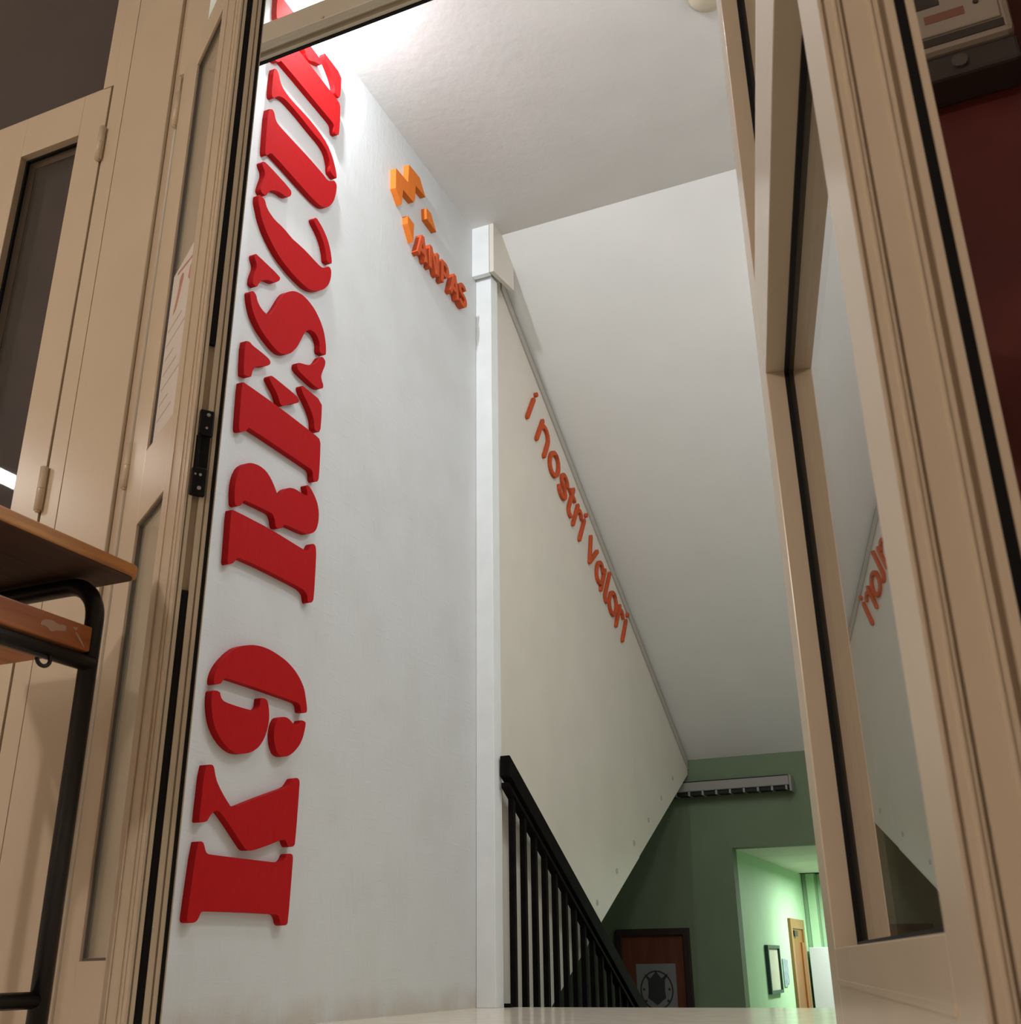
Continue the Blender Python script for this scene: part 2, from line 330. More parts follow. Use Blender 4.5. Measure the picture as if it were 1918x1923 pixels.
strip('painted_shadow_strip', 4.14, 6.98, -0.006, 0.003, 0.001, 0.006, 'dark_frame')  # solid dark strip painted as the shadow line at the ceiling joint

# ------------------------------------------------------------------ railing
rl = thing('stair_railing', 'black stair railing with square bars descending beside the white sheet', 'railing', (-1.735, 3.96, 0))
def rt(y): return 0.915 - 0.577 * (y)          # local y
def sloped(name, y0, y1, d0, d1, x0, x1):
    q = [(y0, rt(y0) + d0), (y1, rt(y1) + d0), (y1, rt(y1) + d1), (y0, rt(y0) + d1)]
    return prism(name, q, 'x', x0, x1, 'rail_black', rl, 0.003)
sloped('handrail', 0.0, 2.7, -0.08, 0.0, -0.022, 0.022)
sloped('upper_bar', 0.0, 2.7, -0.125, -0.105, -0.018, 0.018)
sloped('lower_bar', 0.0, 2.7, -0.93, -0.90, -0.015, 0.015)
for i in range(24):
    y = 0.065 + 0.1115 * i
    box('baluster', -0.011, 0.011, y - 0.011, y + 0.011, rt(y) - 0.92, rt(y) - 0.11, 'rail_black', rl)
box('newel', -0.016, 0.016, 2.64, 2.67, ZL, rt(2.65), 'rail_black', rl)

# ------------------------------------------------------------------ red lettering K9 RESCUE
LET = {
'K': [[(2.24,0.438),(2.254,0.441),(2.263,0.438),(2.269,0.429),(2.275,0.418),(2.283,0.413),(2.296,0.412),(2.436,0.412),(2.59,0.413),(2.609,0.418),(2.62,0.427),(2.626,0.438),(2.636,0.441),(2.65,0.441),(2.657,0.436),(2.658,0.421),(2.653,0.262),(2.647,0.254),(2.629,0.252),(2.618,0.257),(2.611,0.271),(2.602,0.279),(2.584,0.281),(2.419,0.28),(2.29,0.278),(2.278,0.275),(2.273,0.263),(2.265,0.254),(2.255,0.25),(2.236,0.249),(2.229,0.254),(2.228,0.264)],[(2.241,0.627),(2.263,0.632),(2.272,0.631),(2.278,0.625),(2.284,0.61),(2.293,0.594),(2.31,0.576),(2.332,0.557),(2.365,0.533),(2.461,0.569),(2.553,0.601),(2.595,0.615),(2.615,0.625),(2.627,0.639),(2.635,0.648),(2.654,0.652),(2.665,0.648),(2.668,0.635),(2.664,0.472),(2.658,0.462),(2.635,0.458),(2.626,0.463),(2.619,0.475),(2.6,0.476),(2.544,0.457),(2.499,0.444),(2.47,0.436),(2.448,0.434),(2.435,0.437),(2.41,0.455),(2.365,0.488),(2.322,0.517),(2.306,0.522),(2.291,0.517),(2.278,0.504),(2.27,0.491),(2.257,0.487),(2.243,0.485),(2.238,0.488),(2.238,0.502)]],
'9': [[(2.242,0.85),(2.246,0.87),(2.259,0.894),(2.277,0.915),(2.3,0.938),(2.328,0.959),(2.358,0.972),(2.394,0.983),(2.433,0.989),(2.473,0.99),(2.518,0.985),(2.564,0.976),(2.605,0.96),(2.637,0.94),(2.662,0.914),(2.674,0.883),(2.682,0.86),(2.681,0.846),(2.652,0.842),(2.649,0.853),(2.645,0.862),(2.634,0.867),(2.616,0.868),(2.449,0.868),(2.305,0.866),(2.29,0.865),(2.283,0.86),(2.278,0.853),(2.273,0.846),(2.258,0.84),(2.245,0.838)],[(2.241,0.821),(2.261,0.824),(2.273,0.822),(2.276,0.815),(2.282,0.807),(2.296,0.801),(2.363,0.8),(2.415,0.802),(2.431,0.805),(2.444,0.813),(2.451,0.822),(2.451,0.834),(2.451,0.844),(2.464,0.846),(2.481,0.845),(2.489,0.833),(2.495,0.815),(2.498,0.794),(2.494,0.766),(2.482,0.735),(2.46,0.708),(2.43,0.69),(2.398,0.68),(2.365,0.676),(2.337,0.681),(2.309,0.692),(2.283,0.71),(2.263,0.731),(2.25,0.756),(2.242,0.784),(2.24,0.805)],[(2.543,0.807),(2.573,0.814),(2.594,0.812),(2.609,0.805),(2.62,0.801),(2.634,0.801),(2.648,0.809),(2.652,0.819),(2.665,0.82),(2.68,0.818),(2.678,0.799),(2.67,0.771),(2.655,0.746),(2.629,0.722),(2.6,0.705),(2.573,0.7),(2.552,0.704),(2.537,0.719),(2.528,0.739),(2.525,0.762),(2.529,0.786)]],
'R': [[(2.259,1.364),(2.253,1.409),(2.258,1.451),(2.274,1.485),(2.301,1.508),(2.324,1.517),(2.356,1.523),(2.39,1.52),(2.417,1.506),(2.436,1.489),(2.459,1.463),(2.463,1.462),(2.476,1.481),(2.492,1.501),(2.512,1.514),(2.534,1.521),(2.557,1.523),(2.58,1.522),(2.603,1.524),(2.613,1.528),(2.605,1.547),(2.6,1.558),(2.613,1.564),(2.633,1.555),(2.654,1.54),(2.671,1.521),(2.681,1.495),(2.682,1.464),(2.674,1.435),(2.657,1.416),(2.63,1.402),(2.603,1.397),(2.505,1.389),(2.497,1.383),(2.493,1.373),(2.477,1.365),(2.46,1.363),(2.455,1.372),(2.451,1.386),(2.439,1.398),(2.426,1.399),(2.305,1.391),(2.296,1.383),(2.292,1.372),(2.278,1.361),(2.265,1.359)],[(2.247,1.338),(2.258,1.342),(2.437,1.348),(2.604,1.343),(2.627,1.345),(2.636,1.35),(2.644,1.365),(2.652,1.377),(2.665,1.381),(2.676,1.375),(2.681,1.344),(2.682,1.204),(2.674,1.19),(2.654,1.182),(2.648,1.191),(2.645,1.206),(2.632,1.213),(2.609,1.218),(2.412,1.218),(2.299,1.213),(2.29,1.206),(2.284,1.196),(2.274,1.186),(2.258,1.178),(2.252,1.183),(2.252,1.204)]],
'E': [[(2.241,1.747),(2.251,1.751),(2.442,1.755),(2.63,1.752),(2.664,1.749),(2.668,1.696),(2.669,1.615),(2.664,1.598),(2.643,1.587),(2.636,1.596),(2.633,1.615),(2.625,1.623),(2.61,1.624),(2.293,1.621),(2.286,1.613),(2.279,1.602),(2.263,1.592),(2.251,1.589),(2.246,1.596),(2.245,1.618)],[(2.237,1.887),(2.258,1.896),(2.273,1.891),(2.316,1.892),(2.355,1.891),(2.367,1.885),(2.366,1.874),(2.342,1.854),(2.314,1.841),(2.296,1.829),(2.285,1.811),(2.282,1.795),(2.279,1.783),(2.254,1.776),(2.243,1.776)],[(2.372,1.838),(2.385,1.842),(2.432,1.841),(2.515,1.839),(2.53,1.831),(2.529,1.821),(2.509,1.807),(2.483,1.794),(2.47,1.785),(2.464,1.778),(2.441,1.767),(2.429,1.772),(2.423,1.784),(2.41,1.798),(2.391,1.809),(2.377,1.819),(2.367,1.826)],[(2.54,1.89),(2.555,1.891),(2.659,1.889),(2.662,1.831),(2.66,1.775),(2.634,1.767),(2.624,1.773),(2.621,1.799),(2.603,1.824),(2.577,1.845),(2.55,1.863),(2.537,1.877)]],
'S': [[(2.237,2.063),(2.252,2.075),(2.268,2.07),(2.276,2.054),(2.292,2.041),(2.315,2.035),(2.336,2.037),(2.349,2.049),(2.371,2.088),(2.395,2.138),(2.415,2.17),(2.445,2.195),(2.47,2.209),(2.506,2.219),(2.543,2.217),(2.582,2.207),(2.618,2.184),(2.645,2.154),(2.661,2.113),(2.665,2.082),(2.662,2.069),(2.63,2.063),(2.625,2.071),(2.625,2.093),(2.613,2.111),(2.591,2.12),(2.566,2.116),(2.548,2.104),(2.532,2.083),(2.516,2.047),(2.498,2.01),(2.471,1.974),(2.443,1.952),(2.414,1.941),(2.385,1.941),(2.347,1.951),(2.308,1.965),(2.277,1.986),(2.256,2.01),(2.243,2.039)],[(2.246,2.21),(2.256,2.211),(2.378,2.209),(2.38,2.196),(2.36,2.174),(2.344,2.166),(2.32,2.159),(2.301,2.148),(2.283,2.129),(2.273,2.112),(2.268,2.099),(2.249,2.098),(2.245,2.103),(2.247,2.127),(2.258,2.163),(2.256,2.179),(2.246,2.19),(2.242,2.2)],[(2.508,1.957),(2.525,1.965),(2.56,1.977),(2.59,1.993),(2.612,2.013),(2.626,2.036),(2.634,2.049),(2.65,2.055),(2.665,2.048),(2.663,2.028),(2.651,2.001),(2.644,1.98),(2.65,1.965),(2.66,1.955),(2.661,1.941),(2.639,1.928),(2.616,1.924),(2.561,1.927),(2.515,1.932),(2.505,1.941)]],
'C': [[(2.234,2.431),(2.251,2.434),(2.268,2.433),(2.276,2.417),(2.293,2.405),(2.328,2.396),(2.371,2.399),(2.431,2.391),(2.444,2.393),(2.509,2.396),(2.567,2.392),(2.601,2.392),(2.622,2.4),(2.638,2.418),(2.655,2.427),(2.666,2.418),(2.666,2.386),(2.655,2.352),(2.628,2.316),(2.592,2.286),(2.56,2.269),(2.528,2.26),(2.482,2.259),(2.428,2.264),(2.369,2.277),(2.323,2.3),(2.286,2.326),(2.259,2.356),(2.246,2.383),(2.234,2.405)],[(2.238,2.567),(2.256,2.576),(2.396,2.573),(2.403,2.559),(2.395,2.541),(2.374,2.526),(2.339,2.519),(2.31,2.505),(2.29,2.489),(2.28,2.472),(2.27,2.451),(2.247,2.448),(2.24,2.456),(2.245,2.481),(2.256,2.524),(2.252,2.54),(2.24,2.55),(2.235,2.558)],[(2.551,2.567),(2.563,2.567),(2.599,2.553),(2.632,2.528),(2.653,2.496),(2.665,2.461),(2.665,2.445),(2.634,2.438),(2.63,2.45),(2.625,2.47),(2.61,2.497),(2.582,2.524),(2.546,2.542),(2.538,2.552)]],
'U': [[(2.24,2.789),(2.262,2.807),(2.274,2.801),(2.283,2.78),(2.301,2.772),(2.374,2.774),(2.483,2.778),(2.574,2.777),(2.61,2.772),(2.635,2.791),(2.649,2.804),(2.667,2.798),(2.666,2.762),(2.654,2.712),(2.623,2.664),(2.591,2.64),(2.555,2.631),(2.488,2.629),(2.282,2.636),(2.269,2.625),(2.256,2.605),(2.246,2.607),(2.244,2.638)],[(2.25,2.976),(2.264,2.985),(2.279,2.975),(2.289,2.952),(2.312,2.937),(2.355,2.932),(2.454,2.94),(2.529,2.938),(2.589,2.926),(2.628,2.896),(2.653,2.858),(2.664,2.83),(2.659,2.82),(2.626,2.819),(2.619,2.828),(2.617,2.854),(2.595,2.89),(2.556,2.903),(2.492,2.903),(2.402,2.908),(2.326,2.906),(2.296,2.894),(2.278,2.877),(2.265,2.856),(2.252,2.855),(2.249,2.881)]],
}
LOGO=[[(3.082,3.197),(3.186,3.204),(3.189,3.3),(3.287,3.305),(3.342,3.241),(3.252,3.236),(3.251,3.16),(3.238,3.137),(3.146,3.134),(3.138,3.051),(3.085,3.098)],[(3.191,3.034),(3.248,3.03),(3.245,2.936),(3.195,2.997)],[(3.353,3.191),(3.396,3.193),(3.45,3.13),(3.359,3.137)]]
def solid(name, poly, x0, x1, m, parent, it=1):
    return prism(name, chaikin(poly, it) if it else poly, 'x', x0, x1, m, parent)
DL = 0.022
info = [('K', 'K', 0, 0, 'large red stencil letter K, lowest of the wall lettering'), ('9', '9', 0, 0, 'large red stencil figure 9 on the white wall'),
        ('R', 'R', 0, 0, 'large red stencil letter R on the white wall'), ('E', 'E', 0, 0, 'large red stencil letter E between the R and the S'),
        ('S', 'S', 0, 0, 'large red stencil letter S on the white wall'), ('C', 'C', 0, 0, 'large red stencil letter C on the white wall'),
        ('U', 'U', 0, 0, 'large red stencil letter U on the white wall'), ('E', 'E', -0.0075, 1.4225, 'large red stencil letter E at the top, partly behind the transom bar')]
for key, nm, dy, dz, lab in info:
    pcs = LET[key]
    cy = sum(p[0] for q in pcs for p in q) / sum(len(q) for q in pcs); cz = min(p[1] for q in pcs for p in q)
    t = thing('wall_letter', lab, 'letter', (XW, cy + dy, cz + dz), group='red wall letters')
    for q in pcs:
        solid('letter_piece', [(a - cy, b - cz) for a, b in q], 0.0, DL, 'red', t)

# ------------------------------------------------------------------ orange emblem and ANPAS
em = thing('wall_emblem', 'orange emblem of angular pieces above the orange capitals', 'emblem', (XW, 3.2, 3.0))
for q in LOGO:
    solid('emblem_piece', [(a - 3.2, b - 3.0) for a, b in q], 0.0, 0.026, 'orange', em, 0)
def bar(a, b, w):
    a, b = Vector(a), Vector(b); d = (b - a).normalized(); n = Vector((-d.y, d.x)) * w / 2
    return [tuple(a - n), tuple(b - n), tuple(b + n), tuple(a + n)]
def ribbon(pts, w, capn=5, round_cap=True):
    """outline of a stroke of width w along pts with rounded ends"""
    P = [Vector(p) for p in pts]; L, Rr = [], []
    for i, p in enumerate(P):
        d = (P[min(i + 1, len(P) - 1)] - P[max(i - 1, 0)]).normalized(); n = Vector((-d.y, d.x)) * w / 2
        L.append(p + n); Rr.append(p - n)
    out = [tuple(v) for v in L]
    if round_cap:
        d = (P[-1] - P[-2]).normalized(); a = math.atan2(d.y, d.x)
        out += [(P[-1].x + w / 2 * math.cos(a + math.pi / 2 - math.pi * k / capn), P[-1].y + w / 2 * math.sin(a + math.pi / 2 - math.pi * k / capn)) for k in range(1, capn)]
    out += [tuple(v) for v in reversed(Rr)]
    if round_cap:
        d = (P[0] - P[1]).normalized(); a = math.atan2(d.y, d.x)
        out += [(P[0].x + w / 2 * math.cos(a + math.pi / 2 - math.pi * k / capn), P[0].y + w / 2 * math.sin(a + math.pi / 2 - math.pi * k / capn)) for k in range(1, capn)]
    return out
def stroke_mesh(name, strokes, w, x1, m, parent, xf, round_cap=True):
    V, F = [], []
    for i, s in enumerate(strokes):
        poly = [xf(p) for p in ribbon(s, w, round_cap=round_cap)]; n = len(poly); k = len(V); xx = x1 + 0.0004 * i
        V += [(0.0, *p) for p in poly] + [(xx, *p) for p in poly]
        F += [tuple(k + j for j in range(n)), tuple(k + n + j for j in range(n - 1, -1, -1))] + [(k + j, k + (j + 1) % n, k + n + (j + 1) % n, k + n + j) for j in range(n)]
    return obj(name, V, F, m, parent)
def sp(c, rx, ry, a0, a1, n=10):
    return [(c[0] + rx * math.cos(R(a0 + (a1 - a0) * i / n)), c[1] + ry * math.sin(R(a0 + (a1 - a0) * i / n))) for i in range(n + 1)]
CAPS = {  # strokes in a unit box, width 0.78 x height 1
 'A': [[(0.08, 0.0), (0.40, 0.98)], [(0.40, 0.98), (0.72, 0.0)], [(0.2, 0.30), (0.6, 0.30)]],
 'N': [[(0.10, 0.0), (0.10, 1.0)], [(0.10, 0.95), (0.68, 0.05)], [(0.68, 0.0), (0.68, 1.0)]],
 'P': [[(0.10, 0.0), (0.10, 1.0)], [(0.10, 0.92), (0.35, 0.92)] + sp((0.38, 0.68), 0.24, 0.24, 90, -90, 8) + [(0.10, 0.44)]],
 'S': [sp((0.38, 0.72), 0.26, 0.22, 25, 250, 9) + sp((0.38, 0.27), 0.28, 0.22, 70, -155, 9)]}
for ch, y, wd, lab in (('A', 3.277, 0.088, 'small orange capital A, first of the five capitals'), ('N', 3.385, 0.088, 'small orange capital N between the two letters A and P'),
                       ('P', 3.500, 0.078, 'small orange capital P in the row under the emblem'), ('A', 3.585, 0.088, 'small orange capital A just before the S'),
                       ('S', 3.672, 0.088, 'small orange capital S nearest the white post')):
    t = thing('wall_capital', lab, 'letter', (XW, y, 2.908), group='orange capitals under the emblem')
    stroke_mesh('letter_body', CAPS[ch], 0.20 * 0.11, 0.030, 'orange_red', t, lambda p: (p[0], p[1]), False) if False else \
    stroke_mesh('letter_body', [[(a * wd / 0.78, b * 0.112) for a, b in s] for s in CAPS[ch]], 0.021, 0.030, 'orange_red', t, lambda p: p, False)

# ------------------------------------------------------------------ "i nostri valori" on the sheet
h_ = 0.165
LOW = {
 'i': [[(0, 0), (0, h_)], [(0.004, h_ + 0.052), (0.006, h_ + 0.060)]],
 'n': [[(-0.055, 0), (-0.055, h_)], [(-0.055, h_ * 0.62)] + sp((0.0, h_ * 0.62), 0.052, h_ * 0.34, 165, 0, 8) + [(0.055, 0.0)]],
 'o': [sp((0, h_ / 2), 0.056, h_ / 2 - 0.012, 90, 452, 18)],
 's': [sp((0, h_ * 0.72), 0.042, h_ * 0.22, 20, 255, 9) + sp((0, h_ * 0.27), 0.046, h_ * 0.22, 75, -155, 9)],
 't': [[(-0.005, h_ * 1.18), (-0.005, h_ * 0.28)] + sp((0.028, h_ * 0.26), 0.033, h_ * 0.2, 180, 285, 6), [(-0.040, h_ * 0.88), (0.036, h_ * 0.88)]],
 'r': [[(-0.03, 0), (-0.03, h_)], [(-0.03, h_ * 0.6)] + sp((0.012, h_ * 0.62), 0.04, h_ * 0.33, 160, 45, 6)],
 'v': [[(-0.052, h_), (0.0, 0.008)], [(0.0, 0.008), (0.055, h_)]],
 'a': [sp((-0.008, h_ / 2), 0.048, h_ / 2 - 0.014, 40, 330, 14), [(0.046, h_), (0.046, 0.0)]],
 'l': [[(0, h_ * 1.28), (0, h_ * 0.22)] + sp((0.026, h_ * 0.2), 0.026, h_ * 0.17, 180, 290, 6)]}
ta = R(-31.75); TX = (math.cos(ta), math.sin(ta)); TU = (-TX[1], TX[0])
texts = [('i', 0.003, 'small orange letter i starting the words beside the stairs'), ('n', 0.192, 'small orange letter n of the first longer word'),
         ('o', 0.358, 'small orange letter o between the n and the s'), ('s', 0.504, 'small orange letter s of the words beside the stairs'),
         ('t', 0.615, 'small orange letter t right of the s'), ('r', 0.728, 'small orange letter r just after the t'),
         ('i', 0.804, 'small orange letter i ending the middle word'), ('v', 0.972, 'small orange letter v of the last word'),
         ('a', 1.122, 'small orange letter a of the last word'), ('l', 1.232, 'small orange tall letter l of the last word'),
         ('o', 1.349, 'small orange letter o between the l and the last r'), ('r', 1.474, 'small orange letter r of the last word'),
         ('i', 1.562, 'small orange letter i, lowest of the words beside the stairs')]
for ch, s, lab in texts:
    t = thing('panel_letter', lab, 'letter', (SX + 0.002 + 0.018 * (4.426 + TX[0] * s - SY), 4.426 + TX[0] * s, 2.678 + TX[1] * s), group='orange letters on the white sheet')
    t.rotation_euler = (ta, 0, SA)
    stroke_mesh('letter_body', LOW[ch], 0.024, 0.014, 'orange_red', t, lambda p: p)

# ------------------------------------------------------------------ room on the camera's side
tag(box('wall_front_right', -0.06, 2.4, YD, YD + 0.10, 0, 3.1, 'maroon'), 'dark red painted wall right of the glass door', 'wall', kind=S)
tag(box('wall_hall_front', -0.06, 0.9, YD + 0.10, YD + 0.12, 0, ZC, 'white_wall'), 'white hall side of the wall right of the door', 'wall', kind=S)
tag(box('wall_over_door', -6.4, -0.06, YD, YD + 0.06, 2.95, ZC, 'room_wall'), 'plaster wall above the glazed partition', 'wall', kind=S)
tag(box('wall_front_left', -6.4, -2.62, YD, YD + 0.06, 0, 2.95, 'room_wall'), 'plaster wall at the far left of the partition', 'wall', kind=S)
tag(box('wall_room_left', -6.5, -6.4, -4.6, YD, 0, 3.1, 'room_wall'), 'dull plaster wall on the left of the room', 'wall', kind=S)
tag(box('wall_room_right', 2.4, 2.5, -4.6, YD, 0, 3.1, 'room_wall'), 'dull plaster wall on the right of the room', 'wall', kind=S)
tag(box('wall_room_back', -6.5, 2.5, -4.7, -4.6, 0, 3.1, 'room_wall'), 'dull plaster wall behind the viewer', 'wall', kind=S)
tag(box('ceiling_room', -6.5, 2.5, -4.7, YD, 3.1, 3.2, 'white_wall'), 'white ceiling of the room with the desk', 'ceiling', kind=S)
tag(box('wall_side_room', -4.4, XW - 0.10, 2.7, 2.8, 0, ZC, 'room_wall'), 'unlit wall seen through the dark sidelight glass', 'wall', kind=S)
tag(box('ceiling_side_room', -4.4, XW - 0.10, 1.56, 2.8, 3.3, 3.4, 'room_wall'), 'ceiling of the unlit side space', 'ceiling', kind=S)

# ------------------------------------------------------------------ aluminium partition in the door plane
jp = thing('trim_1', 'wide cream aluminium post between the sidelight and the small door leaf', 'door frame', (-1.6, YD, 0), kind=S)
box('cover_panel', -0.058, 0.085, 0.0, 0.06, 0, 2.95, 'cream', jp, 0.0015)
box('edge_strip', -0.105, -0.0605, 0.001, 0.06, 0, 2.95, 'cream', jp, 0.001)
box('recess_strip', 0.086, 0.104, 0.010, 0.06, 0, 2.95, 'cream_groove', jp)
box('reveal_strip', 0.104, 0.118, 0.022, 0.075, 0, 2.13, 'cream', jp, 0.001)
box('upper_post', 0.1045, 0.173, 0.0, 0.06, 2.129, 2.95, 'cream', jp, 0.001)
box('upper_strip', -0.14, -0.1055, 0.002, 0.06, 2.186, 2.95, 'cream', jp, 0.001)
rj = thing('trim_2', 'cream aluminium jamb on the right of the door opening', 'door frame', (-0.11, YD, 0), kind=S)
box('jamb_face', -0.045, 0.05, 0.0, 0.06, 0, 2.95, 'cream', rj, 0.0015)
box('stop', -0.06, -0.045, 0.03, 0.06, 0, 2.13, 'cream', rj)

tb = thing('trim_3', 'cream aluminium transom bar across the top of the door opening', 'transom bar', (-0.80, YD, 2.129), kind=S)
box('face', -0.626, 0.645, 0.0, 0.012, 0.0, 0.060, 'bar', tb, 0.001)
box('underside_lip', -0.626, 0.645, 0.012, 0.024, 0.003, 0.055, 'bar', tb)
box('underside_channel', -0.626, 0.645, 0.024, 0.036, 0.012, 0.055, 'cream_groove', tb)
box('back_lip', -0.626, 0.645, 0.036, 0.046, 0.0, 0.060, 'bar', tb, 0.001)
box('seal', -0.626, 0.645, 0.046, 0.054, -0.002, 0.03, 'rubber', tb)
prism('screw', arc((-0.29, -0.006 + 0.012), 0.004, 0, 330, 9), 'y', -0.002, 0.001, 'cream_groove', tb)
wt = thing('window_1', 'clear fixed pane above the transom bar', 'window', (-0.80, YD, 2.19), kind=S)
box('glass_pane', -0.626, 0.64, 0.022, 0.026, 0.0, 0.74, 'glass', wt)
box('top_rail', -0.626, 0.645, 0.0, 0.05, 0.735, 0.76, 'cream', wt)

tag(box('added_sidelight_backing', -2.62, -1.70, YD + 0.075, YD + 0.085, 0, 2.95, 'backing'), 'added dark sheet that makes the sidelight glass look unlit', 'wall', kind=S)  # added behind the panes so they look dark and hide the lit hall
# dark sidelight: leaf below, fixed pane above
wl = thing('window_2', 'dark fixed pane above the sidelight leaf', 'window', (-2.1, YD, 2.19), kind=S)
box('glass_pane', -0.52, 0.36, 0.016, 0.020, 0.0, 0.76, 'glass_dark', wl)
box('sill_bar', -0.52, 0.36, 0.005, 0.06, -0.012, 0.0, 'cream', wl, 0.001)
d3 = thing('door_3', 'cream sidelight leaf with dark glass behind the school desk', 'sidelight door', (-1.708, YD, 0), kind=S)
def rect_leaf(par, x0, x1, g0, g1, zg0, zg1, top):
    box('stile', g1, x1, 0.0, 0.05, 0.01, top, 'cream', par, 0.0015)
    box('stile', x0, g0, 0.0, 0.05, 0.01, top, 'cream', par, 0.0015)
    box('rail', g0, g1, 0.0, 0.05, zg1, top, 'cream', par, 0.001)
    box('rail', g0, g1, 0.0, 0.05, zg0 - 0.15, zg0, 'cream', par, 0.001)
    box('lower_panel', g0, g1, 0.008, 0.04, 0.16, zg0 - 0.15, 'cream', par)
    box('rail', g0, g1, 0.0, 0.05, 0.01, 0.16, 'cream', par, 0.001)
    box('glass_pane', g0, g1, 0.026, 0.030, zg0, zg1, 'glass_dark', par)
    boxes('gasket', [(g0, g1, 0.018, 0.026, zg1 - 0.006, zg1), (g0, g1, 0.018, 0.026, zg0, zg0 + 0.006), (g0, g0 + 0.006, 0.018, 0.026, zg0 + 0.006, zg1 - 0.006)], 'rubber', par)
rect_leaf(d3, -0.382, -0.003, -0.277, -0.087, 1.05, 2.058, 2.181)
def knuckle(par, x, y, z, r=0.0085, ln=0.098):
    hg = tube('hinge', [(x, y, z - ln / 2), (x, y, z + ln / 2)], r, 'cream', par)
    tube('hinge_joint', [(x, y, z - 0.002), (x, y, z + 0.001)], r * 1.03, 'cream_groove', hg)
    tube('hinge_pin', [(x, y, z - ln / 2 - 0.004), (x, y, z - ln / 2)], r * 0.6, 'cream_groove', hg)
for z in (1.078, 1.995): knuckle(d3, 0.0, -0.006, z)

# ------------------------------------------------------------------ door leaves
def edge_profile(s2, W, T, cuts):
    p = [(s2, 0.0), (W, 0.0)]
    for a, b, d in cuts: p += [(W, a), (W - d, a), (W - d, b), (W, b)]
    return p + [(W, T), (s2, T)]
def leaf(name, label, loc, rot, s0, s1, s2, W, T, rec, cuts, hinges, q=0.006, seal='rubber', mid=(0.90, 1.05), top=(2.012, 2.10), bot=0.161):
    t = thing(name, label, 'door', loc, rot, kind=S)
    box('hinge_stile', s0, s1, 0.0, T, 0.012, top[1], 'cream', t, 0.0015)
    prism('lock_stile', edge_profile(s2, W, T, cuts), 'z', 0.012, top[1], 'cream', t)
    box('rail', s1, s2, 0.0, T, top[0], top[1], 'cream', t, 0.0012)
    box('rail', s1, s2, 0.0, T, mid[0], mid[1], 'cream', t, 0.0012)
    box('rail', s1, s2, 0.0, T, 0.012, bot, 'cream', t, 0.0012)
    for za, zb in ((bot, mid[0]), (mid[1], top[0])):
        g = box('glass_pane', s1, s2, rec, rec + 0.004, za, zb, 'glass', t)
        for b in ((s1, s2, rec - q, rec, za, za + q), (s1, s2, rec - q, rec, zb - q, zb), (s1, s1 + q, rec - q, rec, za + q, zb - q), (s2 - q, s2, rec - q, rec, za + q, zb - q)):
            box('gasket', *b, seal, g)
    for h in hinges: knuckle(t, *h)
    return t
d1 = leaf('door_1', 'narrow cream glazed door leaf on the left, half open towards the viewer', (-1.49, YD, 0), R(-34.5), 0.040, 0.172, 0.352, 0.498, 0.048, 0.009,
          [(0.0035, 0.006, 0.004), (0.0115, 0.023, 0.010), (0.031, 0.034, 0.005), (0.040, 0.046, 0.006)], [(0.030, -0.002, 1.078), (0.030, -0.002, 1.995)], 0.004, 'grey_seal')
for a, b, d in ((0.392, 0.397, 0.0025), (0.452, 0.458, 0.0025), (0.476, 0.4785, 0.0015)):
    box('moulding', a, b, -d, 0.0, 0.012, 2.10, 'cream', d1, 0.0008)
for za, zb in ((0.012, 0.682), (1.118, 2.09)):
    box('channel_seal', 0.489, 0.497, 0.0117, 0.0228, za, zb, 'rubber', d1, 0.001)
box('edge_seal', 0.4925, 0.4985, 0.0402, 0.0458, 0.012, 2.09, 'rubber', d1)
lk = box('lock_case', 0.495, 0.505, 0.006, 0.030, 0.838, 0.886, 'rubber', d1, 0.002)
box('lock_block', 0.495, 0.505, 0.009, 0.032, 0.944, 0.990, 'rubber', lk, 0.002)
box('lock_backplate', 0.495, 0.500, 0.008, 0.030, 0.886, 0.944, 'rubber', lk)
box('lock_lever', 0.5005, 0.504, 0.010, 0.014, 0.886, 0.944, 'rubber', lk, 0.0008)
for y, z, r in ((0.022, 0.981, 0.0032), (0.021, 0.957, 0.0022), (0.011, 0.873, 0.0018), (0.019, 0.873, 0.0024), (0.019, 0.850, 0.0034)):
    prism('screw', arc((y, z), r, 0, 330, 11), 'x', 0.5045, 0.5058, 'screw', lk)

pn = thing('paper_notice', 'white paper notice with faded pink figures on the left door glass', 'notice', (-1.49, YD, 0), R(-34.5))
box('sheet', 0.182, 0.342, 0.0078, 0.0086, 1.062, 1.440, 'notice', pn)
fig = [(0.215, 1.43), (0.34, 1.405), (0.34, 1.400), (0.215, 1.424)]
for f in (fig, arc((0.252, 1.392), 0.014, 0, 330, 11), [(0.240, 1.385), (0.262, 1.380), (0.236, 1.335), (0.216, 1.330)], [(0.312, 1.388), (0.322, 1.390), (0.330, 1.352), (0.316, 1.356), (0.304, 1.366)]):
    prism('print_figure', f, 'y', 0.0072, 0.0079, 'pink_print', pn)
for k in range(7):
    z = 1.30 - 0.033 * k
    box('print_line', 0.195, 0.195 + 0.09 + 0.035 * math.sin(k * 2.1), 0.0074, 0.0079, z, z + 0.004, 'faint_print', pn)

